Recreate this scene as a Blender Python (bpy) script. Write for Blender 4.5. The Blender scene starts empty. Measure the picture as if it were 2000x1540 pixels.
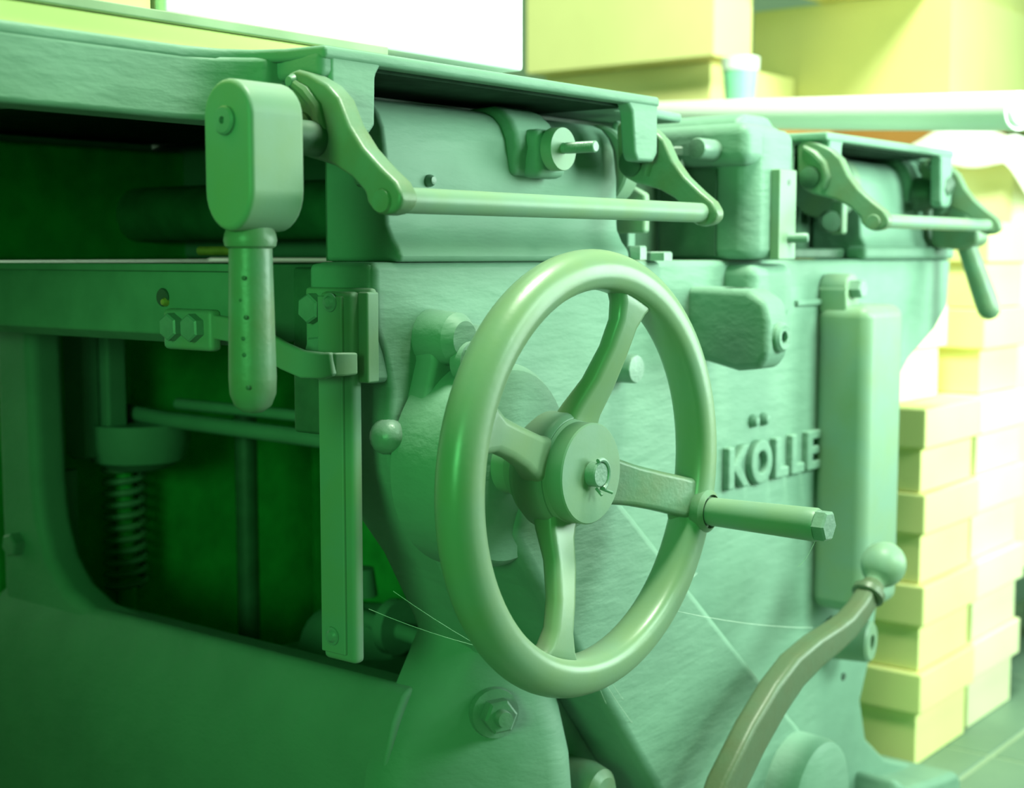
import bpy, math, random
from mathutils import Vector, Matrix
random.seed(7)
R = math.radians
scene = bpy.context.scene
COL = scene.collection

# ------------------------------------------------------------------ camera, world, lights, exposure
F_PX, YAW, PITCH, CAM_H = 2810.0, R(38.6), R(5.5), 0.68
CD = Vector((math.cos(YAW)*math.cos(PITCH), math.sin(YAW)*math.cos(PITCH), -math.sin(PITCH)))
CR = Vector((math.sin(YAW), -math.cos(YAW), 0.0))
CU = CR.cross(CD)
cam_data = bpy.data.cameras.new('camera')
cam = bpy.data.objects.new('camera', cam_data); COL.objects.link(cam)
cam.matrix_world = Matrix(((CR.x, CU.x, -CD.x, 0), (CR.y, CU.y, -CD.y, 0), (CR.z, CU.z, -CD.z, CAM_H), (0, 0, 0, 1)))
cam_data.sensor_width = 36.0
cam_data.lens = F_PX/2000.0*36.0
cam_data.clip_start = 0.02
cam_data.dof.use_dof = True
cam_data.dof.focus_distance = 1.0
cam_data.dof.aperture_fstop = 6.5
scene.camera = cam

world = bpy.data.worlds.new('world'); scene.world = world
world.use_nodes = True
bg = world.node_tree.nodes['Background']
bg.inputs['Color'].default_value = (0.0, 1.0, 0.05, 1)
bg.inputs['Strength'].default_value = 0.20

def area(name, loc, target, size, power, color, spread=180):
    l = bpy.data.lights.new(name, 'AREA'); l.shape = 'DISK'; l.size = size; l.energy = power; l.color = color
    l.spread = R(spread)
    o = bpy.data.objects.new(name, l); COL.objects.link(o)
    o.location = loc
    o.rotation_euler = (Vector(target)-Vector(loc)).to_track_quat('-Z', 'Y').to_euler()
    return o
area('window_daylight', (3.1, -0.85, 0.95), (1.65, 0.80, 1.05), 1.3, 24, (0.72, 1.0, 0.82), 100)
area('front_fill', (1.62, -0.60, 1.20), (1.60, 0.7, 0.98), 0.7, 15, (0.69, 1.0, 0.80), 92)  # frontal fill added to brighten the machine's front faces
area('ceiling_lamp', (1.10, 0.38, 2.2), (1.7, 0.9, 0.5), 0.5, 64, (0.84, 1.0, 0.76))
sl = bpy.data.lights.new('green_tint_fill', 'SPOT'); sl.energy = 66; sl.color = (0.19, 1.0, 0.29); sl.spot_size = R(40); sl.spot_blend = 1.0; sl.shadow_soft_size = 0.25  # added green fill that imitates an overall colour tint, not a real lamp
so_ = bpy.data.objects.new('green_tint_fill', sl); COL.objects.link(so_); so_.location = (-0.92, 0.10, 0.88)
so_.rotation_euler = (Vector((0.68, 0.68, 0.66))-so_.location).to_track_quat('-Z', 'Y').to_euler()

scene.view_settings.view_transform = 'Standard'
scene.view_settings.look = 'None'
scene.view_settings.exposure = 0.0
scene.view_settings.gamma = 1.0
scene.view_settings.use_curve_mapping = False

# ------------------------------------------------------------------ materials
def mat(name, col, rough=0.5, var=0.12, vscale=30, bump=0.0, bscale=200, metal=0.0, spec=0.5, col2=None, bump2=0.0, b2scale=25, coat=0.0, alpha_t=0.0, stretch=None):
    m = bpy.data.materials.new(name); m.use_nodes = True
    nt = m.node_tree; n = nt.nodes; L = nt.links
    p = n['Principled BSDF']
    p.inputs['Roughness'].default_value = rough
    p.inputs['Metallic'].default_value = metal
    p.inputs['Specular IOR Level'].default_value = spec
    if coat: p.inputs['Coat Weight'].default_value = coat
    if alpha_t: p.inputs['Transmission Weight'].default_value = alpha_t
    tc = n.new('ShaderNodeTexCoord')
    nz = n.new('ShaderNodeTexNoise'); nz.inputs['Scale'].default_value = vscale; nz.inputs['Detail'].default_value = 5
    L.new(tc.outputs['Object'], nz.inputs['Vector'])
    mx = n.new('ShaderNodeMix'); mx.data_type = 'RGBA'
    c2 = col2 or tuple(c*(1-var) for c in col)
    mx.inputs[6].default_value = (*col, 1); mx.inputs[7].default_value = (*c2, 1)
    rp = n.new('ShaderNodeValToRGB'); rp.color_ramp.elements[0].position = 0.35; rp.color_ramp.elements[1].position = 0.68
    L.new(nz.outputs['Fac'], rp.inputs['Fac']); L.new(rp.outputs['Color'], mx.inputs[0])
    L.new(mx.outputs[2], p.inputs['Base Color'])
    rr = n.new('ShaderNodeMapRange'); rr.inputs['To Min'].default_value = max(0.05, rough-0.08); rr.inputs['To Max'].default_value = rough+0.10
    L.new(nz.outputs['Fac'], rr.inputs['Value']); L.new(rr.outputs['Result'], p.inputs['Roughness'])
    last = None
    for (s, sc) in ((bump, bscale), (bump2, b2scale)):
        if s:
            b = n.new('ShaderNodeBump'); b.inputs['Strength'].default_value = s; b.inputs['Distance'].default_value = 0.004
            t = n.new('ShaderNodeTexNoise'); t.inputs['Scale'].default_value = sc; t.inputs['Detail'].default_value = 4
            src = tc.outputs['Object']
            if stretch:
                mp = n.new('ShaderNodeMapping'); mp.inputs['Scale'].default_value = stretch
                L.new(src, mp.inputs['Vector']); src = mp.outputs['Vector']
            L.new(src, t.inputs['Vector']); L.new(t.outputs['Fac'], b.inputs['Height'])
            if last: L.new(last, b.inputs['Normal'])
            last = b.outputs['Normal']
    if last: L.new(last, p.inputs['Normal'])
    return m

CAST = mat('painted_casting', (0.205, 0.335, 0.258), 0.50, 0.12, 14, bump=0.05, bscale=240, bump2=0.30, b2scale=55, spec=0.22, stretch=(0.45, 1, 1.5))
SMOOTH = mat('painted_smooth', (0.215, 0.325, 0.250), 0.42, 0.12, 22, bump=0.02, bscale=240, bump2=0.05, b2scale=40, spec=0.32, col2=(0.225, 0.32, 0.20))
BARE = mat('shaded_crank_steel', (0.095, 0.135, 0.075), 0.42, 0.2, 40, bump=0.05, bscale=300, bump2=0.08, b2scale=60, col2=(0.10, 0.12, 0.06))  # bare steel, darkened further for the shade on its broad face
WHEEL = mat('handwheel_paint_reflection', (0.225, 0.325, 0.225), 0.32, 0.12, 22, bump=0.02, bscale=240, bump2=0.04, b2scale=40, spec=0.5, col2=(0.235, 0.32, 0.18))  # paint with the yellowish reflection of the surroundings mixed into its colour
KNOB = mat('dark_knob', (0.045, 0.10, 0.055), 0.45, 0.2, 40)
ROLLER = mat('roller_steel', (0.07, 0.24, 0.11), 0.5, 0.3, 40)
UNDER = mat('shade_dark_underside', (0.02, 0.05, 0.03), 0.8, 0.3, 40, spec=0.1)  # near-black colour paints in the shade of the hollow below the tables
BEDP = mat('matt_bed_paint', (0.18, 0.31, 0.22), 0.85, 0.15, 30, spec=0.05)
IRON = mat('dark_iron', (0.07, 0.15, 0.09), 0.5, 0.3, 40, bump=0.1, bscale=120)
RUST = mat('worn_painted_steel', (0.160, 0.265, 0.180), 0.40, 0.25, 40, bump=0.06, bscale=300, bump2=0.10, b2scale=60, col2=(0.165, 0.225, 0.13))
BOLT = mat('painted_bolt', (0.215, 0.325, 0.26), 0.36, 0.15, 60, bump=0.10, bscale=300)
STEEL = mat('bare_steel', (0.55, 0.62, 0.55), 0.28, 0.2, 60, metal=0.85, bump=0.05, bscale=300)
BRASS = mat('brass_fitting', (0.75, 0.50, 0.12), 0.4, 0.3, 60, metal=0.4)
DARKM = mat('lifted_inner_green', (0.06, 0.50, 0.11), 0.45, 0.3, 30, bump=0.2, bscale=120)  # brighter, greener colour stands in for light inside the dark machine
CARD = mat('yellow_cardboard', (0.93, 0.85, 0.38), 0.75, 0.07, 6, bump=0.04, bscale=90, spec=0.25)
CARD2 = mat('pale_cardboard', (0.90, 0.86, 0.55), 0.75, 0.06, 6, bump=0.04, bscale=90, spec=0.25)
BROWN = mat('brown_cardboard', (0.46, 0.21, 0.06), 0.75, 0.1, 8, bump=0.04, bscale=90, spec=0.2)
WHITEC = mat('white_cardboard', (0.90, 0.92, 0.90), 0.6, 0.02, 6, spec=0.3)
BOARD = mat('grey_board', (0.34, 0.42, 0.26), 0.6, 0.2, 20)
PAPER = mat('white_paper_roll', (0.92, 0.93, 0.88), 0.5, 0.02, 10, spec=0.3)
CLOTH = mat('white_cloth', (0.92, 0.92, 0.86), 0.8, 0.05, 20, bump=0.15, bscale=150)
CUP = mat('green_plastic_cup', (0.30, 0.78, 0.52), 0.35, 0.15, 30)
WHITEP = mat('white_plastic', (0.90, 0.95, 0.90), 0.4, 0.03, 30)
WALL = mat('white_wall', (0.88, 0.90, 0.86), 0.8, 0.04, 3, bump=0.05, bscale=60)
TILE = mat('floor_tile', (0.17, 0.26, 0.20), 0.45, 0.12, 8, bump=0.05, bscale=60)
FLOOR_DARK = mat('low_bounce_floor', (0.10, 0.16, 0.11), 0.8, 0.2, 10)  # floor beyond the tiles, coloured dark to cut bounced light
GROUT = mat('floor_grout', (0.34, 0.42, 0.31), 0.8, 0.1, 30)
WEB = mat('cobweb_silk', (0.75, 0.85, 0.75), 0.5, 0.05, 30)
DARKP = mat('dark_plastic', (0.05, 0.09, 0.06), 0.4, 0.2, 20)

# ------------------------------------------------------------------ mesh helpers
class G:
    def __init__(s): s.v = []; s.f = []
    def add(s, vs, fs):
        o = len(s.v); s.v += [tuple(v) for v in vs]; s.f += [tuple(i+o for i in f) for f in fs]; return s
    def box(s, x0, x1, y0, y1, z0, z1):
        return s.add([(x0,y0,z0),(x1,y0,z0),(x1,y1,z0),(x0,y1,z0),(x0,y0,z1),(x1,y0,z1),(x1,y1,z1),(x0,y1,z1)],
                     [(0,3,2,1),(4,5,6,7),(0,1,5,4),(1,2,6,5),(2,3,7,6),(3,0,4,7)])
    def prism(s, pts, axis, a, b):
        def P(p, h):
            return (h, p[0], p[1]) if axis == 'X' else (p[0], h, p[1]) if axis == 'Y' else (p[0], p[1], h)
        n = len(pts)
        A = sum(pts[i][0]*pts[(i+1)%n][1]-pts[(i+1)%n][0]*pts[i][1] for i in range(n))
        if (A < 0): pts = pts[::-1]
        vs = [P(p, a) for p in pts]+[P(p, b) for p in pts]
        fs = [tuple(reversed(range(n))), tuple(range(n, 2*n))]+[(i, (i+1)%n, (i+1)%n+n, i+n) for i in range(n)]
        flip = (axis == 'Y')
        if (b < a): flip = not flip
        if flip: fs = [tuple(reversed(f)) for f in fs]
        return s.add(vs, fs)
    def lathe(s, prof, o, d, n=32):
        o = Vector(o); d = Vector(d).normalized()
        e1 = d.orthogonal().normalized(); e2 = d.cross(e1)
        vs = []; rings = []
        for (r, h) in prof:
            if r < 1e-6: rings.append([len(vs)]); vs.append(o+d*h)
            else:
                rings.append(list(range(len(vs), len(vs)+n)))
                vs += [o+d*h+(e1*math.cos(2*math.pi*i/n)+e2*math.sin(2*math.pi*i/n))*r for i in range(n)]
        fs = []
        for a, b in zip(rings, rings[1:]):
            if len(a) == 1 and len(b) == 1: continue
            for i in range(n):
                j = (i+1) % n
                if len(a) == 1: fs.append((a[0], b[j], b[i])[::-1])
                elif len(b) == 1: fs.append((a[i], a[j], b[0]))
                else: fs.append((a[i], a[j], b[j], b[i]))
        return s.add(vs, fs)
    def tube(s, pts, rad, n=12):
        pts = [Vector(p) for p in pts]
        if not hasattr(rad, '__len__'): rad = [rad]*len(pts)
        t0 = (pts[1]-pts[0]).normalized(); e = t0.orthogonal().normalized()
        vs = []; fs = []
        for i, p in enumerate(pts):
            t = (pts[min(i+1, len(pts)-1)]-pts[max(i-1, 0)]).normalized()
            e = (e-t*e.dot(t)).normalized(); b = t.cross(e)
            vs += [p+(e*math.cos(2*math.pi*k/n)+b*math.sin(2*math.pi*k/n))*rad[i] for k in range(n)]
        for i in range(len(pts)-1):
            for k in range(n):
                m = (k+1) % n
                fs.append((i*n+k, i*n+m, (i+1)*n+m, (i+1)*n+k))
        fs.append(tuple(reversed(range(n)))); q = (len(pts)-1)*n; fs.append(tuple(range(q, q+n)))
        return s.add(vs, fs)
    def sweep(s, pts, widths, thick, nrm):
        """flat bar along pts, width in the plane whose normal is nrm, thickness along nrm"""
        pts = [Vector(p) for p in pts]; nrm = Vector(nrm).normalized()
        if not hasattr(thick, '__len__'): thick = [thick]*len(pts)
        vs = []
        for i, p in enumerate(pts):
            t = (pts[min(i+1, len(pts)-1)]-pts[max(i-1, 0)]).normalized()
            w = nrm.cross(t).normalized()*widths[i]/2; h = nrm*thick[i]/2
            vs += [p-w-h, p+w-h, p+w+h, p-w+h]
        fs = [(3,2,1,0)]
        for i in range(len(pts)-1):
            for k in range(4):
                m = (k+1) % 4
                fs.append((i*4+k, i*4+m, (i+1)*4+m, (i+1)*4+k))
        q = (len(pts)-1)*4; fs.append((q, q+1, q+2, q+3))
        return s.add(vs, fs)
    def hexa(s, o, d, r, h, rot=0.0, dome=0.15):
        o = Vector(o); d = Vector(d).normalized(); e1 = d.orthogonal().normalized(); e2 = d.cross(e1)
        c = lambda rr, hh: [o+d*hh+(e1*math.cos(rot+i*math.pi/3)+e2*math.sin(rot+i*math.pi/3))*rr for i in range(6)]
        vs = c(r, 0)+c(r, h*(1-dome))+c(r*0.86, h)
        fs = [tuple(reversed(range(6)))]+[(k*6+i, k*6+(i+1)%6, (k+1)*6+(i+1)%6, (k+1)*6+i) for k in (0, 1) for i in range(6)]+[tuple(range(12, 18))]
        return s.add(vs, fs)

ORG = {}
def obj(name, g, m, parent=None, bevel=0.0, seg=3, origin=None, smooth=True, sub=0, angle=35):
    vs = [Vector(v) for v in g.v]
    if origin is None:
        lo = [min(v[i] for v in vs) for i in range(3)]; hi = [max(v[i] for v in vs) for i in range(3)]
        origin = Vector(((lo[0]+hi[0])/2, (lo[1]+hi[1])/2, lo[2] if parent is None else (lo[2]+hi[2])/2))
    origin = Vector(origin)
    me = bpy.data.meshes.new(name)
    me.from_pydata([tuple(v-origin) for v in vs], [], g.f); me.update()
    import bmesh
    bm = bmesh.new(); bm.from_mesh(me); bmesh.ops.recalc_face_normals(bm, faces=bm.faces); bm.to_mesh(me); bm.free()
    o = bpy.data.objects.new(name, me); COL.objects.link(o)
    me.materials.append(m)
    if smooth:
        me.polygons.foreach_set('use_smooth', [True]*len(me.polygons))
        if not bevel and not sub: me.set_sharp_from_angle(angle=R(angle))
    if bevel:
        b = o.modifiers.new('bevel', 'BEVEL'); b.width = bevel; b.segments = seg; b.limit_method = 'ANGLE'; b.angle_limit = R(28)
        wn = o.modifiers.new('weighted', 'WEIGHTED_NORMAL'); wn.weight = 80; wn.keep_sharp = False
    if sub:
        ss = o.modifiers.new('subd', 'SUBSURF'); ss.levels = sub; ss.render_levels = sub
    ORG[o] = origin
    if parent is not None:
        o.parent = parent; o.location = origin-ORG[parent]
    else: o.location = origin
    return o
def tag(o, label=None, cat=None, group=None, kind=None):
    if label: o['label'] = label
    if cat: o['category'] = cat
    if group: o['group'] = group
    if kind: o['kind'] = kind
    return o
def thing(name, loc, label, cat, group=None):
    o = bpy.data.objects.new(name, None); COL.objects.link(o); o.location = loc; o.empty_display_size = 0.05
    ORG[o] = Vector(loc); return tag(o, label, cat, group)
def arc(cx, cy, r, a0, a1, n=8, ry=None):
    ry = ry or r
    return [(cx+r*math.cos(R(a0+(a1-a0)*i/n)), cy+ry*math.sin(R(a0+(a1-a0)*i/n))) for i in range(n+1)]

# ------------------------------------------------------------------ setting
fl = obj('floor', G().box(-2.5, 5.2, -3.0, 4.2, -0.06, -0.005), FLOOR_DARK, smooth=False); tag(fl, kind='structure')
obj('grout_bed', G().box(0.70, 4.70, -0.92, 3.48, -0.005, -0.002), GROUT, fl, smooth=False)
tile_me = None
for i in range(-1, 9):
    for j in range(-3, 8):
        x0, y0 = 1.10+0.40*i, 0.28+0.40*j
        if tile_me is None:
            o = obj('tile', G().box(x0+0.004, x0+0.396, y0+0.004, y0+0.396, -0.004, 0.0), TILE, fl, bevel=0.0015, seg=1); tile_me = o
        else:
            o = tile_me.copy(); COL.objects.link(o); o.parent = fl
            o.location = Vector((x0+0.2, y0+0.2, -0.002))-ORG[fl]
tag(obj('wall_back', G().box(-2.5, 5.2, 3.6, 3.7, 0, 3.2), WALL, smooth=False), kind='structure')
tag(obj('wall_right', G().box(5.0, 5.2, -1.2, 3.6, 0, 3.2), WALL, smooth=False), kind='structure')

# ------------------------------------------------------------------ the planer
PL = thing('thickness_planer', (1.25, 1.0, 0.0), 'large green painted cast iron planing machine with spoked handwheel and raised lettering', 'machine')
def P(name, g, m=CAST, parent=None, **k): return obj(name, g, m, parent or PL, **k)
YC = 0.70
# near side casting
cheek = [(0.7235,0.6755),(1.760,0.676),(1.754,0.616),(1.715,0.588),(1.640,0.556),(1.605,0.53),(1.575,0.30),(1.550,0.208),(1.528,0.165),(1.545,0.115),(1.60,0.075),(1.68,0.045),(1.70,0.0),
         (0.80,0.0),(0.815,0.30),(0.838,0.335),(0.843,0.355),(0.826,0.395),(0.792,0.452),(0.762,0.488),(0.742,0.525),(0.736,0.555),(0.740,0.585),(0.733,0.610),(0.724,0.630)]
sf = P('side_frame', G().prism(cheek, 'Y', YC, YC+0.062), bevel=0.006)
P('frame_rib', G().box(1.345, 1.47, YC-0.004, YC+0.002, 0.628, 0.634), parent=sf, bevel=0.0015)
# far side casting, inside of the opening
P('side_frame', G().prism([(0.80,0.0),(0.80,0.66),(1.75,0.66),(1.72,0.0)], 'Y', 1.31, 1.35), DARKM, bevel=0.004)
# end frame: column and rolled apron below the opening
P('end_column', G().prism([(1.295,0.0),(1.295,0.625),(1.232,0.625),(1.229,0.46),(1.224,0.42),(1.210,0.385),(1.185,0.360),(1.15,0.346),(1.10,0.343),(1.10,0.2),(1.10,0.0)], 'X', 0.795, 0.835), bevel=0.012, seg=4)
P('end_apron', G().prism([(0.84,0.340),(0.805,0.346),(0.796,0.340),(0.785,0.322),(0.776,0.296),(0.771,0.262),(0.769,0.22),(0.767,0.10),(0.760,0.0),(0.84,0.0)], 'Y', 0.742, 1.30), bevel=0.004)
base = [(0.764,0.76),(0.764,0.748),(0.772,0.731),(0.800,0.707),(0.840,0.678),(0.872,0.657),(0.886,0.652),(0.902,0.658),(0.908,0.69),(0.908,0.76)]
g = G(); vs = []; nb = len(base)
for z, t in ((0.0,1.0),(0.24,1.0),(0.285,0.9),(0.32,0.68),(0.35,0.42),(0.375,0.2),(0.40,0.0)):
    vs += [(0.842-(0.842-x)*t if x < 0.842 else x, 0.703-(0.703-y)*t if y < 0.703 else y, z) for x, y in base]
fs = [tuple(range(nb))]+[(k*nb+i, k*nb+(i+1)%nb, (k+1)*nb+(i+1)%nb, (k+1)*nb+i) for k in range(6) for i in range(nb)]+[tuple(range(6*nb, 7*nb))]
P('corner_pedestal', g.add(vs, fs), angle=50)
# foot
P('foot', G().prism([(1.50,0.0),(1.52,0.085),(1.56,0.062),(1.62,0.052),(1.705,0.040),(1.72,0.028),(1.72,0.0)], 'Y', 0.650, 0.80), bevel=0.018, seg=5)
P('foot', G().prism([(0.70,0.0),(0.72,0.05),(0.86,0.06),(0.88,0.0)], 'Y', 1.26, 1.38), bevel=0.010)

# diagonal guard plate on the side
diag = [(0.8183, 0.5019), (0.9242, 0.5067), (0.9685, 0.4701), (1.1995, 0.2718), (1.2756, 0.2083), (1.3478, 0.1457), (1.3478, 0.0254), (1.1456, 0.0254), (1.0031, 0.2285), (0.878, 0.3845), (0.8067, 0.4759)]
P('diagonal_guard', G().prism(diag, 'Y', 0.645, YC+0.004), bevel=0.010)

# thicknesser bed and slide
bed = P('bed', G().prism([(0.700,0.620),(0.700,0.662),(0.704,0.671),(0.715,0.6735),(1.70,0.6735),(1.70,0.640),(0.76,0.615),(0.715,0.612)], 'Y', 0.812, 1.31), BEDP, bevel=0.002)
P('bed_edge', G().box(0.698, 0.72, 0.812, 1.31, 0.668, 0.6740), BEDP, parent=bed, bevel=0.0015)
g = G(); g.lathe([(0.0,0.0005),(0.0065,0.0005),(0.0072,-0.0005)], (0.6985,0.902,0.648), (-1,0,0), 20); P('bed_hole', g, DARKP, bed)
P('oil_nipple', G().lathe([(0.0,0.0030),(0.0022,0.0022),(0.0034,0.0),(0.0034,-0.002)], (0.698,0.8985,0.6445), (-1,0,0), 14), BRASS, bed)
P('slide_block', G().box(0.752, 0.95, 0.752, 0.815, 0.545, 0.671), IRON, bevel=0.003)
# bed plate with two bolts and the bent hook arm
bp = P('hook_plate', G().box(0.690, 0.702, 0.835, 0.892, 0.609, 0.640), SMOOTH, bevel=0.004)
for (y, z) in ((0.8765, 0.6265), (0.852, 0.6265)):
    P('bolt', G().hexa((0.690, y, z), (-1,0,0), 0.0105, 0.008, 0.3), BOLT, bp)
hk = [(0.696,0.845,0.628),(0.694,0.80,0.6245),(0.690,0.775,0.617),(0.685,0.750,0.610),(0.682,0.728,0.6055),(0.682,0.708,0.6055),(0.683,0.699,0.607)]
P('hook_arm', G().sweep(hk, [0.018,0.018,0.019,0.0195,0.0195,0.018,0.016], 0.006, (1,0,0)), SMOOTH, bevel=0.002)
P('hook_tip', G().sweep([(0.683,0.701,0.6065),(0.690,0.6965,0.6065),(0.700,0.6955,0.6065)], [0.016,0.016,0.015], 0.005, (0,1,0)), SMOOTH, bevel=0.0015)

# bracket and long strip at the frame end
br = P('end_bracket', G().box(0.7165, 0.7235, 0.6965, 0.763, 0.597, 0.6575), SMOOTH, bevel=0.003)
P('frame_end_cap', G().box(0.7225, 0.80, 0.7025, 0.7655, 0.590, 0.6745), bevel=0.005)
P('bolt', G().hexa((0.7165, 0.7515, 0.6425), (-1,0,0), 0.0108, 0.009, 0.2), BOLT, br)
P('bolt', G().hexa((0.7165, 0.7445, 0.6130), (-1,0,0), 0.0108, 0.009, 0.9), BOLT, br)
st = P('scale_strip', G().box(0.706, 0.7165, 0.7045, 0.7375, 0.392, 0.655), SMOOTH, bevel=0.004)
P('strip_face', G().box(0.7035, 0.708, 0.7125, 0.7365, 0.398, 0.652), SMOOTH, st, bevel=0.0012)
P('strip_edge', G().box(0.712, 0.7235, 0.6955, 0.7055, 0.592, 0.655), SMOOTH, st, bevel=0.0015)
for (y, z) in ((0.7235, 0.6475), (0.7250, 0.4105)):
    P('screw', G().lathe([(0.0,0.0035),(0.003,0.003),(0.0048,0.0012),(0.0065,0.0010),(0.0068,0.0)], (0.7035, y, z), (-1,0,0), 20), BOLT, st)

# --- bearing housing behind the wheel
AX, AZ = 0.808, 0.529
fl_pts = arc(AX, AZ, 0.072, -70, 88, 16)+arc(0.787, 0.610, 0.022, 50, 195, 10)+arc(AX, AZ, 0.066, 172, 280, 12)
bh = P('bearing_housing', G().prism(fl_pts, 'Y', 0.682, YC+0.004), bevel=0.005)
P('bearing_drum', G().lathe([(0.0,0.0),(0.060,0.0),(0.070,0.003),(0.075,0.010),(0.078,0.05)][::-1], (AX+0.006, 0.648, AZ-0.002), (0,1,0), 56), parent=bh)
P('bearing_lug', G().lathe([(0.0,0.034),(0.013,0.033),(0.019,0.026),(0.021,0.0)], (0.782,0.700,0.6205), (0,-1,0.0), 24), parent=bh)
P('bearing_lug', G().lathe([(0.0,0.020),(0.012,0.019),(0.017,0.012),(0.018,0.0)], (0.824,0.700,0.6115), (0,-1,0.0), 24), parent=bh)
P('washer', G().lathe([(0.0,0.010),(0.0145,0.009),(0.0155,0.0)], (0.786,0.672,0.604), (0,-1,0), 24), BOLT, bh)
P('bolt', G().hexa((0.786,0.664,0.604), (0,-1,0), 0.0125, 0.016, 0.5), BOLT, bh)
P('bolt', G().lathe([(0.0,0.016),(0.007,0.014),(0.012,0.008),(0.0135,0.0)], (0.742,0.706,0.5515), (-0.55,-0.85,0), 20), BOLT, bh)
P('screw', G().lathe([(0.0,0.020),(0.0115,0.019),(0.0125,0.017),(0.0125,0.0)], (1.024,0.700,0.5835), (0,-1,0), 24), BOLT, sf)
P('shaft_sleeve', G().lathe([(0.0,0.0),(0.021,0.0),(0.021,0.07)], (AX, 0.590, AZ), (0,1,0), 32), SMOOTH, bh)
P('bolt', G().hexa((0.836,0.683,0.328), (-0.5,-0.85,0.1), 0.0135, 0.013, 0.4), BOLT, sf)
P('washer', G().lathe([(0.0,0.007),(0.019,0.006),(0.020,0.0)], (0.841,0.690,0.327), (-0.5,-0.85,0.1), 24), BOLT, sf)
P('bolt_end', G().lathe([(0.0,0.012),(0.006,0.0115),(0.007,0.0)], (0.8300,0.6735,0.329), (-0.5,-0.85,0.1), 16), BOLT, sf)

# --- handwheel
WY = 0.575
RM = 0.1405
def rim():
    # D-shaped section: rounded outside, nearly flat inner face with soft edges
    sec = [(0.0150*math.cos(R(a)), 0.0155*math.sin(R(a))) for a in range(-78, 79, 12)]
    sec += [(-0.0035,0.0150),(-0.0075,0.0143),(-0.0105,0.0122),(-0.0122,0.0090),(-0.0128,0.0045),(-0.0130,0.0),(-0.0128,-0.0045),(-0.0122,-0.0090),(-0.0105,-0.0122),(-0.0075,-0.0143),(-0.0035,-0.0150)]
    g = G(); n, m = 112, len(sec); vs = []; fs = []
    for i in range(n):
        a = 2*math.pi*i/n
        vs += [(AX+(RM+dr)*math.cos(a), WY+dy, AZ+(RM+dr)*math.sin(a)) for dr, dy in sec]
    for i in range(n):
        for k in range(m):
            fs.append((i*m+k, ((i+1)%n)*m+k, ((i+1)%n)*m+(k+1)%m, i*m+(k+1)%m))
    return g.add(vs, fs)
hw = P('handwheel', rim(), WHEEL, angle=180)
def spoke(ang, w0=0.028, w1=0.024, fl=(1.35, 2.0)):
    a = R(ang); c, s = math.cos(a), math.sin(a)
    T = [0.030, 0.045, 0.065, 0.090, 0.110, 0.122, 0.132]
    Wd = [w0*1.25, w0*1.05, w0*0.92, w1*0.98, w1, w1*fl[0], w1*fl[1]]
    Yo = [0.024, 0.020, 0.011, 0.004, 0.001, 0.0, 0.0]
    return G().sweep([(AX+c*t, WY+y, AZ+s*t) for t, y in zip(T, Yo)], Wd, [0.021,0.019,0.016,0.0145,0.0145,0.0155,0.017], (0,1,0))
for ang in (69, 160, 251): P('spoke', spoke(ang), WHEEL, hw, bevel=0.0055, seg=4)
P('spoke', spoke(345, 0.033, 0.030, (1.0, 1.05)), RUST, hw, bevel=0.004, seg=3)
P('hub', G().lathe([(0.0,0.0),(0.0385,0.0),(0.0405,0.002),(0.0415,0.005),(0.0415,0.022),(0.036,0.030),(0.028,0.034),(0.024,0.045)], (AX, WY+0.014, AZ), (0,1,0), 56), SMOOTH, hw)
P('hub_disc', G().lathe([(0.0,0.0),(0.0345,0.0),(0.0355,0.001),(0.0355,0.013),(0.0375,0.0145),(0.0375,0.020)], (AX, WY-0.001, AZ), (0,1,0), 64), SMOOTH, hw)
P('shaft_end', G().lathe([(0.0,0.0),(0.0078,0.0),(0.0088,0.001),(0.0088,0.022)], (AX, WY-0.009, AZ), (0,1,0), 32), BOLT, hw)
ring = [(AX+0.0095*math.cos(R(a)), WY-0.0085, AZ+0.0105*math.sin(R(a))) for a in range(-70, 120, 10)]
P('split_pin', G().tube(ring, 0.0017, 8).tube([(AX+0.003,WY-0.006,AZ-0.010),(AX+0.0095,WY-0.012,AZ-0.0135)], 0.0011, 8).tube([(AX+0.001,WY-0.004,AZ-0.010),(AX+0.001,WY-0.009,AZ-0.0145)], 0.0011, 8), BOLT, hw)
HX, HZ = 0.942, 0.4855
P('handle_collar', G().lathe([(0.0,0.0),(0.016,0.0),(0.0175,0.003),(0.0165,0.010),(0.0145,0.017),(0.0165,0.020),(0.0165,0.027),(0.013,0.030)], (HX, WY+0.012, HZ), (0,-1,0), 32), RUST, hw)
hd = P('handle', G().lathe([(0.0,0.0),(0.0108,0.0),(0.0112,0.02),(0.0122,0.080),(0.0124,0.088),(0.0115,0.090),(0.0,0.090)], (HX, WY-0.017, HZ), (0,-1,0), 40), SMOOTH, hw)
P('handle_nut', G().hexa((HX, WY-0.106, HZ), (0,-1,0), 0.0118, 0.010, 0.2), BOLT, hw)

# --- feed opening: rollers
P('feed_roller', G().lathe([(0.0,0.0),(0.028,0.0),(0.028,0.52),(0.0,0.52)], (0.94,0.80,0.722), (0,1,0), 24), ROLLER)
P('feed_roller', G().lathe([(0.0,0.0),(0.035,0.0),(0.035,0.52),(0.0,0.52)], (1.30,0.80,0.722), (0,1,0), 24), ROLLER)
P('roller_spacer', G().lathe([(0.0,0.0),(0.004,0.0),(0.004,0.05),(0.0,0.05)], (0.80,0.93,0.684), (0,1,0.0), 12), BRASS)

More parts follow.
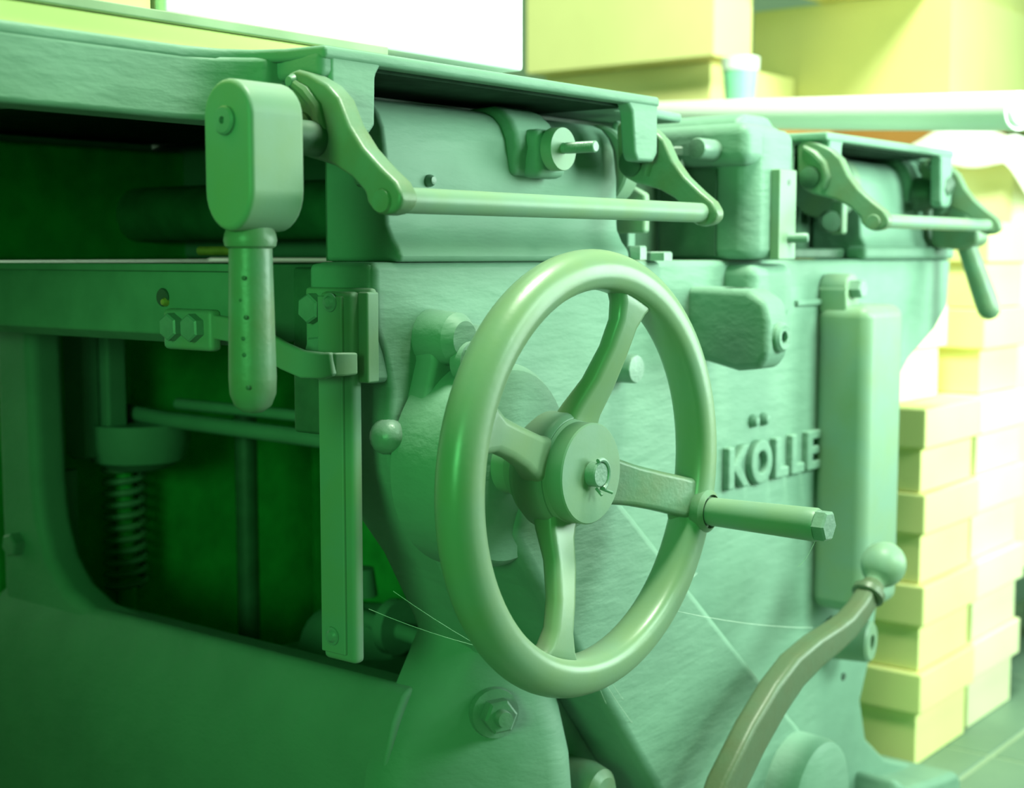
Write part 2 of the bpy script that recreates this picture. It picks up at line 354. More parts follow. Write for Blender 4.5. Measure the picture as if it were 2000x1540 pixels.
# --- pressure bearing blocks
def block_profile(yf, zt):
    return [(yf-0.014,0.6755),(yf-0.013,0.684),(yf-0.006,0.692),(yf-0.001,0.702),(yf,0.715),(yf,0.745),(yf+0.002,0.760)]+[(yf+0.030-0.028*math.cos(R(a)), zt-0.034+0.034*math.sin(R(a))) for a in (20,40,60,80)]+[(yf+0.045,zt),(yf+0.062,zt-0.006),(yf+0.062,0.6755)]
b1 = P('bearing_block', G().prism(block_profile(0.710,0.793), 'X', 0.746, 1.036), bevel=0.005)
b2 = P('bearing_block', G().prism(block_profile(0.710,0.790), 'X', 1.520, 1.752), bevel=0.005)
def strap(xc, par):
    prof = [(0.704,0.742),(0.703,0.755)]+[(0.735-0.034*math.cos(R(a)), 0.764+0.034*math.sin(R(a))) for a in (0,20,40,60,80)]+[(0.76,0.796),(0.76,0.742)]
    P('strap', G().prism(prof, 'X', xc-0.026, xc+0.028), parent=par, bevel=0.006)
strap(0.912, b1); strap(1.66, b2)
P('pad', G().box(0.898, 0.936, 0.690, 0.712, 0.741, 0.779), parent=b1, bevel=0.007)
P('washer', G().lathe([(0.0,0.0),(0.0165,0.0),(0.0170,0.001),(0.0170,0.010),(0.0,0.010)], (0.914,0.678,0.763), (0,1,0), 40), SMOOTH, b1)
sp = [(0.0,0.0),(0.0036,0.0)]
for i in range(18): sp += [(0.0045,0.0007+0.0016*i),(0.0039,0.0015+0.0016*i)]
P('threaded_stud', G().lathe(sp+[(0.0045,0.031)], (0.914,0.647,0.7635), (0,1,0), 20), BOLT, b1)
P('screw', G().lathe([(0.0,0.006),(0.003,0.0052),(0.0045,0.002),(0.0045,-0.004)], (0.792,0.710,0.7345), (0,-1,0), 16), BOLT, b1)
P('screw', G().lathe([(0.0,0.005),(0.003,0.0045),(0.0045,0.002),(0.0045,-0.004)], (0.7405,0.728,0.733), (-1,0,0), 16), BOLT, b1)
# ring collars at the block ends
def collar(x0, x1, yc, zc, r, par):
    P('shaft_collar', G().lathe([(0.0,0.0),(r-0.002,0.0),(r,0.002),(r,x1-x0-0.002),(r-0.002,x1-x0),(0.0,x1-x0)], (x0,yc,zc), (1,0,0), 40), SMOOTH, par)
collar(1.044, 1.066, 0.742, 0.758, 0.036, b1)
P('collar_screw', G().lathe([(0.0,0.008),(0.003,0.007),(0.0045,0.004),(0.0045,-0.004)], (1.056,0.726,0.790), (0,-0.45,1), 16), BOLT, b1)
collar(1.480, 1.492, 0.745, 0.757, 0.034, b2); collar(1.497, 1.517, 0.745, 0.757, 0.036, b2)
P('wing_knob', G().sweep([(1.662,0.676,0.728),(1.655,0.670,0.746),(1.650,0.668,0.760),(1.643,0.670,0.778),(1.636,0.678,0.792)], [0.020,0.026,0.032,0.022,0.020], [0.010,0.014,0.020,0.014,0.010], (0,1,0)), KNOB, b2, bevel=0.005, seg=3)
P('knob_boss', G().lathe([(0.0,0.022),(0.014,0.021),(0.018,0.016),(0.021,0.0)], (1.652,0.700,0.752), (0,-1,0), 24), KNOB, b2)
P('block_foot', G().box(1.50, 1.756, 0.694, 0.72, 0.6755, 0.6905), parent=b2, bevel=0.005)

# --- tables
def table(name, x0, x1, xl, xr, back, z=0.811):
    t = P(name, G().prism([(xl,0.73),(x0-0.055,0.73),(x0-0.030,0.724),(x0-0.014,0.712),(x0-0.004,0.694),(x0,0.660),(x1,0.660),(x1,0.705),(xr,0.720),(xr,back),(xl,back)], 'Z', z-0.0085, z), bevel=0.003)
    return t
tb1 = table('infeed_table', 0.640, 1.024, 0.02, 1.155, 1.36)
P('table_edge', G().prism([(0.02,0.73),(0.585,0.73),(0.607,0.724),(0.622,0.712),(0.630,0.702),(0.66,0.700),(0.66,0.76),(0.02,0.76)], 'Z', 0.765, 0.806), parent=tb1, bevel=0.004)
P('table_post', G().prism([(0.646,0.806),(0.646,0.766),(0.658,0.757),(0.680,0.758),(0.686,0.764),(0.687,0.796),(0.694,0.806)], 'Y', 0.661, 0.675), parent=tb1, bevel=0.003)
P('table_post', G().prism([(0.975,0.806),(0.985,0.796),(0.989,0.764),(0.993,0.757),(1.017,0.757),(1.023,0.764),(1.023,0.806)], 'Y', 0.661, 0.675), parent=tb1, bevel=0.003)
P('table_web', G().box(0.664, 0.672, 0.69, 0.76, 0.765, 0.806), IRON, tb1)
P('table_lip', G().box(0.638, 0.660, 0.662, 0.716, 0.791, 0.808), parent=tb1, bevel=0.005)
P('table_underside', G().box(0.690, 0.986, 0.672, 1.34, 0.800, 0.8032), UNDER, tb1)  # dark sheet deepening the shade under the table
tb2 = table('outfeed_table', 1.330, 1.660, 1.275, 1.790, 1.36, 0.803)
P('table_post', G().prism([(1.338,0.80),(1.338,0.760),(1.344,0.752),(1.362,0.752),(1.366,0.757),(1.367,0.790),(1.374,0.80)], 'Y', 0.661, 0.675), parent=tb2, bevel=0.003)
P('table_post', G().prism([(1.615,0.80),(1.624,0.79),(1.627,0.742),(1.631,0.736),(1.652,0.736),(1.658,0.742),(1.658,0.80)], 'Y', 0.661, 0.675), parent=tb2, bevel=0.003)
P('table_edge', G().box(1.275, 1.340, 0.70, 0.76, 0.757, 0.80), DARKM, tb2, bevel=0.003)
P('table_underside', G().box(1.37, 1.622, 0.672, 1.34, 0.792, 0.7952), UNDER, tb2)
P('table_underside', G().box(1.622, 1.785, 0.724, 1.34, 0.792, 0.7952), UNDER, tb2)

# --- clamping lever with handle at the infeed corner
def racetrack(yc, z0, z1, w):
    r = w/2
    return arc(yc, z1-r, r, 0, 180, 14)+arc(yc, z0+r*1.15, r, 180, 360, 14, r*1.15)
lv = P('clamp_lever', G().prism(racetrack(0.6485,0.694,0.781,0.0415), 'X', 0.550, 0.592), SMOOTH, bevel=0.0035, seg=4)
P('lever_pin', G().lathe([(0.0,-0.003),(0.0022,-0.003),(0.0022,0.0022),(0.0072,0.0022),(0.0084,0.001),(0.0084,-0.004)], (0.549,0.6485,0.757), (-1,0,0), 28), BOLT, lv)
P('lever_handle', G().lathe([(0.0,0.0),(0.006,0.001),(0.011,0.005),(0.0138,0.012),(0.0142,0.022),(0.0133,0.070),(0.0128,0.098),(0.0150,0.0995),(0.0158,0.103),(0.0150,0.107),(0.013,0.112)], (0.571,0.6535,0.586), (0,0,1), 36), RUST, lv)
for i, (dy, z) in enumerate(((-.002,.667),(.001,.654),(-.003,.644),(.0005,.632),(-.0005,.6315),(-.001,.622),(.000,.611),(-.004,.603))):
    a = R(25); P('pit', G().lathe([(0.0,0.0006),(0.0009,0.0004),(0.0014,0.0)], (0.571-0.0134*math.cos(a), 0.6535-0.0134*math.sin(a)+dy, z), (-0.9,-0.4,0), 10), IRON, lv)
P('lever_shaft', G().lathe([(0.0,0.0),(0.011,0.0),(0.011,0.06),(0.0,0.06)], (0.588,0.6585,0.752), (1,0,0), 24), IRON, lv)

# --- linkage arms with connecting bars
ARM = [(0.6805, 0.7905), (0.6758, 0.7946), (0.6684, 0.7959), (0.6588, 0.7932), (0.6424, 0.7852), (0.632, 0.7759), (0.6235, 0.7596), (0.6117, 0.7453), (0.5967, 0.7326), (0.5852, 0.7241), (0.5799, 0.7163), (0.5804, 0.7097), (0.5858, 0.7053), (0.5953, 0.704), (0.6037, 0.7066), (0.6087, 0.7119), (0.6104, 0.718), (0.6214, 0.7275), (0.6366, 0.7351), (0.6499, 0.7387), (0.6612, 0.7414), (0.6726, 0.7466), (0.6793, 0.7627)]
PY, PZ = 0.5955, 0.7125
def arm(x, t=0.013, dy=0.0):
    a = P('link_arm', G().prism([(y+dy, z) for (y, z) in ARM], 'X', x-t/2, x+t/2), RUST, bevel=0.005, seg=3)
    P('arm_pin', G().lathe([(0.0,0.0018),(0.0068,0.0016),(0.0078,0.0),(0.0078,-0.003)], (x-t/2, PY+dy, PZ), (-1,0,0), 24), RUST, a)
    P('arm_rib', G().tube([(x-t/2, y+dy, z) for y, z in ((0.672,0.788),(0.660,0.781),(0.650,0.771),(0.646,0.758),(0.649,0.747))], [0.003,0.0045,0.0045,0.0045,0.003], 10), RUST, a)
    P('arm_bush', G().lathe([(0.0,0.003),(0.0095,0.003),(0.011,0.002),(0.013,-0.004)], (x-t/2, 0.665+dy, 0.758), (-1,0,0), 28), IRON, a)
    return a
a1 = arm(0.638, 0.016, 0.007); a2 = arm(1.034, dy=0.0265); a3 = arm(1.335, dy=0.0125); a4 = arm(1.675, dy=0.0265)
P('link_bar', G().tube([(0.644,PY+0.007,0.7135),(1.030,PY+0.0265,0.7150)], 0.0080, 28), SMOOTH)
P('link_bar', G().tube([(1.341,PY+0.0125,0.7140),(1.670,PY+0.0265,0.7150)], 0.0070, 28), SMOOTH)
P('bolt', G().lathe([(0.0,0.004),(0.003,0.0035),(0.005,0.0),(0.005,-0.003)], (0.630,0.679,0.7885), (-1,0,0), 14), BOLT, a1)
# handle of the far lever
P('far_lever', G().prism([(0.700,0.755),(0.690,0.764),(0.672,0.76),(0.64,0.71),(0.640,0.695),(0.66,0.686),(0.70,0.69)], 'X', 1.690, 1.728), RUST, bevel=0.006)
P('far_lever_handle', G().lathe([(0.0,0.0),(0.006,0.001),(0.011,0.005),(0.0135,0.012),(0.0138,0.022),(0.0118,0.085),(0.0118,0.098),(0.0145,0.0995),(0.0150,0.107),(0.012,0.114)], (1.712,0.628,0.604), (0.0,0.36,0.93), 30), RUST)

# --- gear pillar in the middle
pb = P('gear_pillar', G().prism([(1.200,0.690),(1.204,0.676),(1.216,0.668),(1.236,0.665),(1.262,0.665),(1.278,0.670),(1.284,0.684),(1.284,0.80),(1.200,0.80)], 'Z', 0.676, 0.800), bevel=0.010, seg=4)
P('pillar_cap', G().box(1.186, 1.262, 0.669, 0.790, 0.764, 0.8035), parent=pb, bevel=0.012, seg=5)
P('pillar_dome', G().prism([(1.205,0.77),(1.208,0.806),(1.220,0.815),(1.268,0.815),(1.283,0.805),(1.287,0.785),(1.287,0.765)], 'Y', 0.690, 0.80), parent=pb, bevel=0.010, seg=5)
P('pillar_bolt', G().lathe([(0.0,0.032),(0.009,0.031),(0.010,0.029),(0.010,0.0)], (1.188,0.7055,0.7785), (-1,0,0.0), 24), BOLT, pb)
P('recess_shade_plate', G().box(1.196, 1.204, 0.708, 0.770, 0.68, 0.762), IRON, pb)  # dark plate painting in the shade of a recess
P('bolt', G().hexa((1.19,0.7465,0.7755), (0,0,1), 0.009, 0.008, 0.3), BOLT, pb)
P('oil_pipe', G().tube([(1.19,0.742,0.775),(1.186,0.740,0.760),(1.188,0.735,0.750),(1.196,0.728,0.745)], 0.003, 10), BOLT, pb)
P('stud', G().lathe([(0.0,0.012),(0.006,0.011),(0.007,0.0)], (1.196,0.738,0.744), (-1,-0.3,0), 14), BOLT, pb)
P('pillar_foot', G().prism([(1.202,0.672),(1.284,0.672),(1.284,0.640)]+[(1.243+0.041*math.cos(R(a)), 0.634+0.026*math.sin(R(a))) for a in (0,-30,-60,-90,-120,-150,-180)]+[(1.202,0.640)], 'Y', 0.668, 0.71), parent=pb, bevel=0.012, seg=5)
gp = P('guide_plate', G().box(1.228, 1.262, 0.657, 0.667, 0.676, 0.7615), SMOOTH, pb, bevel=0.0015)
P('guide_hole', G().lathe([(0.0,0.0006),(0.0028,0.0004),(0.0030,0.0)], (1.246,0.657,0.7495), (0,-1,0), 14), DARKP, pb)
P('guide_pin', G().lathe([(0.0,0.022),(0.0042,0.021),(0.0050,0.018),(0.0045,0.0)], (1.248,0.660,0.6965), (0.3,-1,0.02), 16), BOLT, pb)
# parts seen between block and pillar
P('inner_post', G().box(1.10, 1.112, 0.742, 0.755, 0.676, 0.735), CAST, bevel=0.002)
P('inner_plate', G().prism([(0.715,0.70),(0.715,0.735),(0.735,0.745),(0.75,0.70)], 'X', 1.085, 1.095), SMOOTH, bevel=0.003)
P('block_bolt', G().hexa((1.050,0.700,0.6765), (0,0,1), 0.009, 0.012, 0.2), BOLT)
P('block_bolt', G().hexa((1.078,0.695,0.6755), (0,0,1), 0.012, 0.008, 0.2), BOLT)
P('drum', G().lathe([(0.0,0.0),(0.026,0.0),(0.030,0.003),(0.030,0.05),(0.0,0.05)], (1.300,0.712,0.735), (0,1,0), 32), SMOOTH)
P('shaft_end', G().lathe([(0.0,0.012),(0.010,0.011),(0.012,0.0)], (1.42,0.700,0.716), (-0.8,-0.6,0), 20), IRON)
P('inner_plate', G().box(1.440, 1.452, 0.694, 0.71, 0.703, 0.74), SMOOTH, bevel=0.003)
P('inner_rail', G().box(1.30, 1.50, 0.72, 0.76, 0.6765, 0.688), IRON, bevel=0.003)

# --- bracket block on the side
bk = P('pivot_bracket', G().prism([(0.705,0.652),(0.640,0.650),(0.622,0.640),(0.618,0.622),(0.618,0.592),(0.626,0.579),(0.650,0.576),(0.705,0.588)], 'X', 1.138, 1.178), bevel=0.007, seg=4)
P('bracket_eye', G().lathe([(0.0,-0.006),(0.0055,-0.006),(0.0055,0.007),(0.011,0.0075),(0.0135,0.005),(0.015,-0.004)], (1.160,0.620,0.607), (0.0,-1,0), 28), parent=bk)
P('bracket_hole', G().lathe([(0.0,0.0006),(0.014,0.0004),(0.0145,-0.001)], (1.158,0.662,0.6505), (0,0,1), 28), DARKP, bk)

# --- tall cover on the side
cv = P('belt_cover', G().box(1.395, 1.487, 0.640, 0.703, 0.300, 0.628), SMOOTH, bevel=0.014, seg=5)
P('cover_lug', G().prism([(1.398,0.62),(1.398,0.645)]+arc(1.414,0.645,0.016,180,0,8)+[(1.430,0.62)], 'Y', 0.668, 0.70), SMOOTH, cv, bevel=0.003)
P('bolt', G().hexa((1.414,0.668,0.645), (0,-1,0), 0.0105, 0.012, 0.3), BOLT, cv)

# --- raised lettering
ZB, ZT = 0.4535, 0.4955
yl, yr = YC-0.0075, YC+0.002
def seg2(x0, z0, x1, z1, w):
    d = Vector((x1-x0, z1-z0)).normalized(); nx, nz = -d.y*w/2, d.x*w/2
    return [(x0+nx, z0+nz), (x1+nx, z1+nz), (x1-nx, z1-nz), (x0-nx, z0-nz)]
def letter(name, gs): P(name, gs, CAST, sf, bevel=0.0022, seg=2)
k0 = 1.203
letter('letter_k', G().prism([(k0,ZB),(k0,ZT),(k0+0.012,ZT),(k0+0.012,0.480),(k0+0.028,ZT),(k0+0.042,ZT),(k0+0.022,0.476),(k0+0.043,ZB),(k0+0.029,ZB),(k0+0.012,0.470),(k0+0.012,ZB)], 'Y', yl, yr))
def oring(cx, cz, rx, rz, w):
    g = G(); n = 28; vs = []; fs = []
    for i in range(n):
        a = 2*math.pi*i/n
        for (dx, y) in ((0,yr),(0,yl),(-w,yl),(-w,yr)):
            vs.append((cx+(rx+dx)*math.cos(a), y, cz+(rz+dx)*math.sin(a)))
    for i in range(n):
        for k in range(3): fs.append((i*4+k, ((i+1)%n)*4+k, ((i+1)%n)*4+k+1, i*4+k+1))
    return g.add(vs, fs)
letter('letter_o', oring(1.269, 0.4745, 0.0215, 0.0225, 0.0115))
for dx in (-0.010, 0.012): P('letter_dot', G().lathe([(0.0,0.008),(0.004,0.007),(0.0065,0.003),(0.007,-0.002)], (1.269+dx, YC, 0.5165), (0,-1,0), 18), CAST, sf)
for l0 in (1.297, 1.332):
    letter('letter_l', G().prism([(l0,ZB),(l0,ZT),(l0+0.012,ZT),(l0+0.012,ZB+0.011),(l0+0.029,ZB+0.011),(l0+0.029,ZB)], 'Y', yl, yr))
e0 = 1.367
letter('letter_e', G().prism([(e0,ZB),(e0,ZT),(e0+0.031,ZT),(e0+0.031,ZT-0.0095),(e0+0.012,ZT-0.0095),(e0+0.012,0.479),(e0+0.027,0.479),(e0+0.027,0.470),(e0+0.012,0.470),(e0+0.012,ZB+0.0095),(e0+0.031,ZB+0.0095),(e0+0.031,ZB)], 'Y', yl, yr))

# --- crank lever with ball knob
cp = [(0.985,0.60,0.150),(1.042,0.60,0.228),(1.085,0.60,0.262),(1.125,0.60,0.287),(1.160,0.60,0.303),(1.200,0.60,0.312),(1.240,0.60,0.317),(1.270,0.60,0.322),(1.298,0.60,0.332),(1.322,0.60,0.345)]
ck = P('crank_lever', G().sweep(cp, [0.040,0.038,0.037,0.036,0.034,0.031,0.028,0.026,0.025,0.024], [0.022]*7+[0.021,0.020,0.020], (0,1,0)), BARE, bevel=0.006, seg=3)
P('crank_collar', G().lathe([(0.0,0.0),(0.014,0.0),(0.0165,0.002),(0.0165,0.008),(0.013,0.011),(0.0105,0.018)], (1.316,0.60,0.342), (0.75,-0.05,0.60), 28), BARE, ck)
ball = [(0.009,0.0),(0.0095,0.006)]+[(0.0225*math.sin(R(a)), 0.030-0.0235*math.cos(R(a))) for a in range(30, 181, 10)]
P('ball_knob', G().lathe(ball, (1.326,0.599,0.350), (0.75,-0.05,0.66), 36), SMOOTH, ck)
# bosses at the lower right
P('eye_boss', G().lathe([(0.0,-0.010),(0.0085,-0.010),(0.0085,0.001),(0.0195,0.001),(0.0225,-0.002),(0.024,-0.045)], (1.452,0.655,0.258), (0.15,-1,0), 32), SMOOTH)
P('small_hole', G().lathe([(0.0,0.0006),(0.0042,0.0004),(0.0045,-0.001)], (1.478,0.699,0.205), (0,-1,0), 14), DARKP, sf)
P('crank_boss', G().lathe([(0.0,0.0),(0.050,0.0),(0.057,0.004),(0.060,0.012),(0.062,0.085)], (1.252,0.608,0.150), (0,1,0), 44), CAST)
P('nut_boss', G().lathe([(0.0,0.0),(0.014,0.0),(0.020,0.005),(0.024,0.02),(0.024,0.05)], (0.945,0.655,0.238), (0,1,0), 28), RUST)
P('bolt', G().hexa((0.957,0.652,0.225), (0,-1,0), 0.012, 0.02, 0.1), BOLT)

# --- added panels that shut out light, and far blocks
P('light_stop_panel', G().box(1.49, 1.51, 0.755, 1.32, 0.0, 0.64), bevel=0.004)  # unseen panel added to keep light out of the interior
P('gap_shade_sheet', G().box(0.760, 1.196, 0.774, 0.785, 0.676, 0.8015), IRON)  # dark sheet added where the gap behind the block lies in shade
P('gap_shade_sheet', G().box(1.29, 1.775, 0.774, 0.785, 0.676, 0.7935), IRON)  # same added dark sheet behind the outfeed block
P('cutter_cover', G().prism([(1.00,0.677),(1.00,0.79),(1.03,0.802),(1.20,0.802),(1.27,0.79),(1.27,0.677)], 'Y', 0.80, 1.34), bevel=0.006)
P('bearing_block', G().prism([(1.25,0.675),(1.25,0.79),(1.34,0.79),(1.34,0.675)], 'X', 0.60, 1.04), DARKM, bevel=0.006)
P('bearing_block', G().prism([(1.25,0.675),(1.25,0.79),(1.34,0.79),(1.34,0.675)], 'X', 1.50, 1.75), bevel=0.006)
P('table_edge', G().box(0.02, 1.0, 1.30, 1.36, 0.765, 0.803), parent=tb1, bevel=0.003)
P('mid_partition', G().box(1.24, 1.26, 0.76, 1.31, 0.0, 0.61), DARKM)
# --- inside of the machine
P('lift_column', G().prism([(1.345,0.64),(1.345,0.50),(1.33,0.475),(1.30,0.466),(1.275,0.468),(1.275,0.62),(1.255,0.63),(1.20,0.632),(1.20,0.64)], 'X', 0.885, 0.905), bevel=0.006)
P('lift_column', G().box(0.905, 0.93, 1.262, 1.284, 0.47, 0.63), bevel=0.004)
P('lift_boss', G().lathe([(0.03,0.0),(0.05,0.010),(0.055,0.03),(0.055,0.05),(0.0,0.05)], (0.95,1.272,0.452), (0,0,1), 32), CAST)
sp = [(0.95+0.021*math.cos(a), 1.300+0.021*math.sin(a), 0.315+0.140*a/(2*math.pi*11)) for a in [2*math.pi*i/16 for i in range(11*16+1)]]
P('lift_spring', G().tube(sp, 0.0036, 8), SMOOTH)
P('spring_rod', G().lathe([(0.0,0.0),(0.010,0.0),(0.010,0.46),(0.0,0.46)], (0.95,1.300,0.17), (0,0,1), 16), DARKM)
P('cross_rod', G().tube([(0.95,1.315,0.513),(0.95,1.22,0.508),(0.95,0.765,0.503)], 0.0085, 14), CAST)
P('cross_rod', G().tube([(0.962,1.22,0.524),(0.962,0.765,0.524)], 0.006, 12), CAST)
P('guide_post', G().lathe([(0.0,0.0),(0.012,0.0),(0.012,0.60),(0.0,0.60)], (1.02,1.18,0.04), (0,0,1), 16), IRON)
P('guide_post', G().lathe([(0.0,0.0),(0.012,0.0),(0.012,0.12),(0.0,0.12)], (0.86,1.275,0.34), (0,0,1), 16), CAST)
P('gear_case', G().lathe([(0.0,0.0),(0.035,0.0),(0.055,0.015),(0.060,0.05),(0.055,0.10),(0.03,0.12),(0.0,0.12)], (1.05,1.10,0.25), (0.1,-0.9,0.15), 28), CAST)
P('gear_case', G().box(0.98, 1.15, 0.90, 1.12, 0.20, 0.275), CAST, bevel=0.02, seg=4)
P('gear_shaft', G().tube([(1.03,1.05,0.315),(1.03,0.90,0.300),(1.03,0.77,0.295)], 0.009, 12), CAST)
P('gear_knob', G().lathe([(0.0,0.03),(0.014,0.028),(0.018,0.0)], (1.03,1.02,0.335), (0,0,1), 18), CAST)
P('gear_flange', G().lathe([(0.0,0.0),(0.028,0.0),(0.028,0.012),(0.0,0.012)], (1.03,0.965,0.31), (0,1,0), 24), CAST)
P('motor_base', G().box(0.86, 1.65, 0.80, 1.29, 0.0, 0.12), DARKM, bevel=0.01)
P('column_bolt', G().hexa((0.795,1.262,0.395), (-1,0,0), 0.012, 0.012), BOLT)
P('side_arm', G().prism([(1.31,0.60),(1.36,0.60),(1.36,0.45),(1.33,0.44),(1.31,0.47)], 'X', 0.81, 0.83), bevel=0.006)

# ------------------------------------------------------------------ things lying on the machine
tag(obj('flat_carton', G().box(0.10, 0.80, 0.762, 1.15, 0.8115, 0.829), CARD, bevel=0.002), 'flat brown-yellow carton lying on the machine table at upper left', 'box')
tag(obj('thin_board', G().box(0.02, 0.80, 0.757, 1.14, 0.829, 0.8355), BOARD, bevel=0.001), 'thin grey board lying on top of the flat carton', 'board')
tag(obj('white_box', G().box(0.602, 0.978, 0.768, 1.12, 0.836, 1.12), WHITEC, bevel=0.003), 'big white box standing on the thin board above the machine', 'box')
tag(obj('yellow_box', G().box(0.12, 0.597, 0.774, 1.12, 0.836, 1.10), CARD, bevel=0.003), 'yellow cardboard box beside the white box on the board', 'box')
def at(px, py, dep): return Vector((0, 0, CAM_H))+(CD*F_PX+CR*(px-1000)-CU*(py-770))*(dep/F_PX)
p1, p2 = at(1992, 217, 1.54), at(1270, 226, 2.28)
ln = (p1-p2).length
rl = thing('paper_roll', tuple(p1), 'long white paper roll lying across the machine behind the gear pillar', 'roll')
obj('roll_sheet', G().lathe([(0.0,0.001),(0.0205,0.0),(0.0212,0.0006),(0.0212,ln-0.0006),(0.0205,ln),(0.0,ln)], p1, (p2-p1), 40), PAPER, rl)
obj('roll_cap', G().lathe([(0.0,-0.004),(0.014,-0.004),(0.0165,-0.002),(0.0165,0.01)], p1, (p2-p1), 28), PAPER, rl)

# ------------------------------------------------------------------ boxes in the background
def lidded(x0, x1, y0, y1, z0, zl, z1, label, m=CARD, grp='lidded cardboard boxes stacked beside the machine'):
    t = thing('lidded_box', ((x0+x1)/2, (y0+y1)/2, z0), label, 'box', grp)
    obj('box_body', G().box(x0+0.009, x1-0.009, y0+0.009, y1-0.009, z0+0.0005, zl+0.01), m, t, bevel=0.002)
    obj('box_lid', G().box(x0, x1, y0, y1, zl, z1-0.0005), m, t, bevel=0.003)
    return t
LV = [(0.0,0.074,0.129),(0.129,0.192,0.247),(0.247,0.315,0.369),(0.369,0.429,0.482)]
NM = ['bottom', 'second from the floor', 'third from the floor', 'top']
for (a, b, c), nm in zip(LV, NM):
    lidded(1.784+random.uniform(-.003,.003), 1.974, 0.735+random.uniform(-.002,.003), 1.05, a, b, c, 'lidded yellow box in the stack nearest the machine foot, '+nm)
for (a, b, c), nm in zip(LV, NM):
    lidded(1.979, 2.175+random.uniform(-.005,.005), 0.738+random.uniform(-.003,.004), 1.05, a, b, c, 'lidded pale box in the far stack behind the first, '+(nm if nm != 'top' else 'fourth from the floor'), CARD2)
lidded(1.80, 1.968, 0.785, 1.05, 0.482, 0.553, 0.612, 'lidded cream box set back on top of the nearest stack', CARD2)
lidded(2.003, 2.175, 0.745, 1.05, 0.482, 0.547, 0.605, 'lidded yellow box fifth from the floor in the far stack')
lidded(2.000, 2.172, 0.742, 1.05, 0.605, 0.670, 0.728, 'lidded yellow box at the top of the far stack under the lever handle')
def carton(x0, x1, y0, y1, z0, z1, label, m=CARD, flaps=True):
    t = thing('carton', ((x0+x1)/2, (y0+y1)/2, z0), label, 'box')
    obj('carton_body', G().box(x0, x1, y0, y1, z0+0.0005, z1-0.0005), m, t, bevel=0.003)
    obj('carton_tape', G().box(x0+0.002, x1-0.002, (y0+y1)/2-0.025, (y0+y1)/2+0.025, z1-0.002, z1+0.0002), CARD2, t)
    return t
carton(2.25, 2.60, 0.805, 1.14, 0.16, 0.42, 'lower pale carton on the dark trolley behind the far stack', CARD2)
carton(2.25, 2.60, 0.800, 1.14, 0.42, 0.835, 'pale carton under the crumpled white cloth', CARD2)
carton(2.71, 3.0, 1.085, 1.50, 0.0, 0.50, 'carton at the bottom of the pile behind the paper roll')
carton(2.705, 3.0, 1.085, 1.50, 0.50, 0.945, 'orange-brown carton seen below the paper roll', BROWN)
carton(2.70, 3.30, 1.085, 1.515, 0.945, 1.185, 'large yellow carton with a diagonal shadow above the paper roll')
carton(2.38, 3.30, 1.130, 1.362, 1.185, 1.50, 'carton overhanging the large yellow carton at the top edge')
carton(2.36, 2.69, 1.41, 1.80, 0.0, 0.50, 'carton at the bottom of the left pile behind the machine')
carton(2.36, 2.69, 1.41, 1.80, 0.50, 1.04, 'yellow carton below the overhanging one, left of the plastic cup')
carton(2.30, 2.437, 1.368, 1.80, 1.04, 1.45, 'upper yellow carton above the plastic cup')
carton(2.20, 2.48, 1.22, 1.365, 0.0, 0.945, 'tall narrow carton carrying the plastic cup', BROWN)
cpx = (2.285, 1.305)
cu = thing('plastic_cup', (*cpx, 0.945), 'pale green plastic cup with a white rim between the cartons', 'cup')
obj('cup_body', G().lathe([(0.0,0.0),(0.026,0.0),(0.031,0.062),(0.029,0.062),(0.024,0.003),(0.0,0.003)], (*cpx, 0.9455), (0,0,1), 32), CUP, cu)
obj('cup_rim', G().lathe([(0.0305,0.0),(0.033,0.002),(0.0335,0.024),(0.0315,0.024),(0.0295,0.0)], (*cpx, 1.0055), (0,0,1), 32), WHITEP, cu)
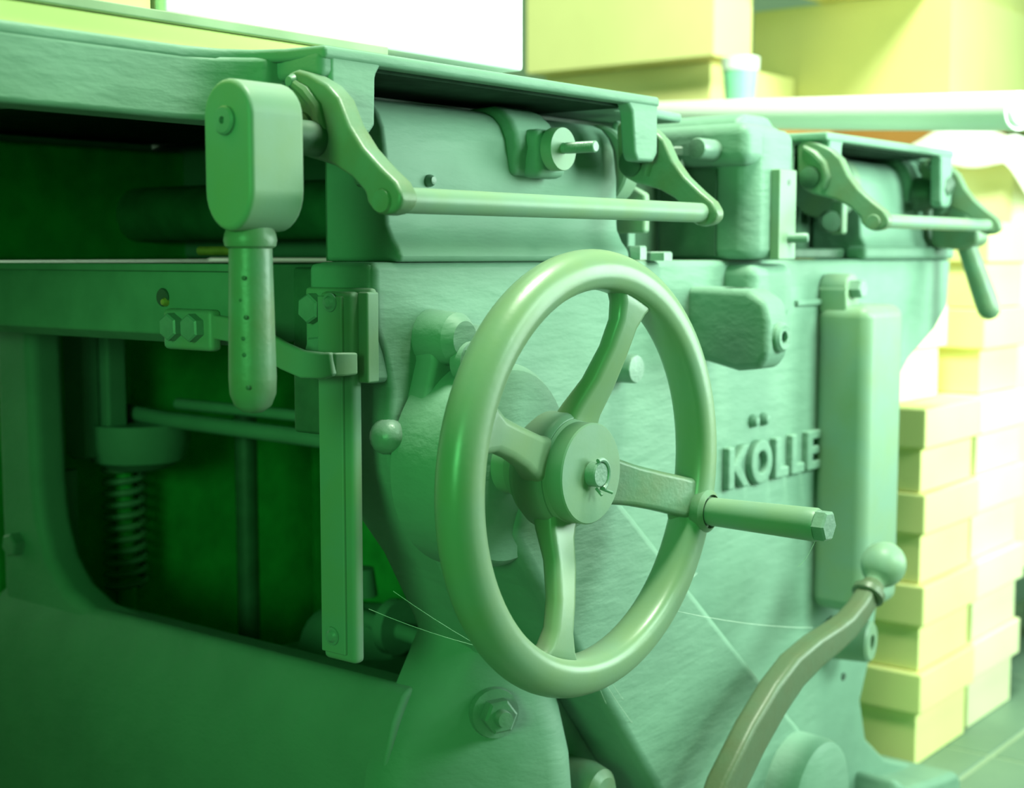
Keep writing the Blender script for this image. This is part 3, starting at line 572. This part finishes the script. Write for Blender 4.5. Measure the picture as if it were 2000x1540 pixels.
# crumpled cloth
g = G(); nx, ny = 26, 26; vs = []
for i in range(nx+1):
    for j in range(ny+1):
        u, v = i/nx, j/ny
        x, y = 2.215+0.36*u, 0.745+0.30*v
        z = 0.851+0.006*math.sin(9*u+4*v)+0.006*math.sin(13*v-5*u)+0.05*math.exp(-((u-0.35)**2+(v-0.55)**2)/0.05)
        if y < 0.80: z -= (0.80-y)*1.5
        if x < 2.25: z -= (2.25-x)*1.1
        vs.append((x, y, z))
g.add(vs, [(i*(ny+1)+j, (i+1)*(ny+1)+j, (i+1)*(ny+1)+j+1, i*(ny+1)+j+1) for i in range(nx) for j in range(ny)])
clo = obj('crumpled_cloth', g, CLOTH, angle=180)
so = clo.modifiers.new('thick', 'SOLIDIFY'); so.thickness = 0.004; so.offset = 1
tag(clo, 'crumpled white cloth lying over the pale carton at right', 'cloth')
# low dark trolley under the pale cartons
tr = thing('low_trolley', (2.43, 0.975, 0.0), 'low dark trolley on castors under the pale cartons at right', 'trolley')
obj('deck', G().box(2.235, 2.625, 0.79, 1.16, 0.115, 0.1595), DARKP, tr, bevel=0.006)
for x, y in ((2.28, 0.84), (2.58, 0.84), (2.28, 1.11), (2.58, 1.11)):
    w = obj('castor', G().lathe([(0.012,0.0),(0.044,0.0),(0.048,0.004),(0.048,0.024),(0.044,0.028),(0.012,0.028)], (x, y-0.014, 0.0485), (0,1,0), 24), DARKP, tr)
    obj('castor_fork', G().box(x-0.012, x+0.012, y-0.022, y-0.015, 0.045, 0.1145), STEEL, w)

# ------------------------------------------------------------------ cobwebs
g = G()
def strand(a, b, sag=0.004):
    a, b = Vector(a), Vector(b)
    g.tube([a.lerp(b, t)+Vector((0,0,-sag*4*t*(1-t))) for t in [i/8 for i in range(9)]], 0.00016, 5)
strand((0.835,0.595,0.392),(0.965,0.665,0.300)); strand((0.835,0.595,0.390),(1.02,0.665,0.262))
strand((0.85,0.60,0.388),(1.00,0.665,0.292)); strand((0.905,0.58,0.415),(1.20,0.60,0.335))
strand((0.90,0.60,0.41),(1.10,0.665,0.395)); strand((0.72,0.705,0.43),(0.80,0.62,0.392))
strand((0.74,0.70,0.44),(0.82,0.62,0.37)); strand((0.86,0.685,0.34),(0.90,0.66,0.25))
strand((HX,0.470,HZ-0.011),(HX-0.012,0.478,HZ-0.030),0.003)
wb = obj('cobweb', g, WEB); tag(wb, 'thin dusty cobweb strands below the handwheel', 'cobweb', kind='stuff')
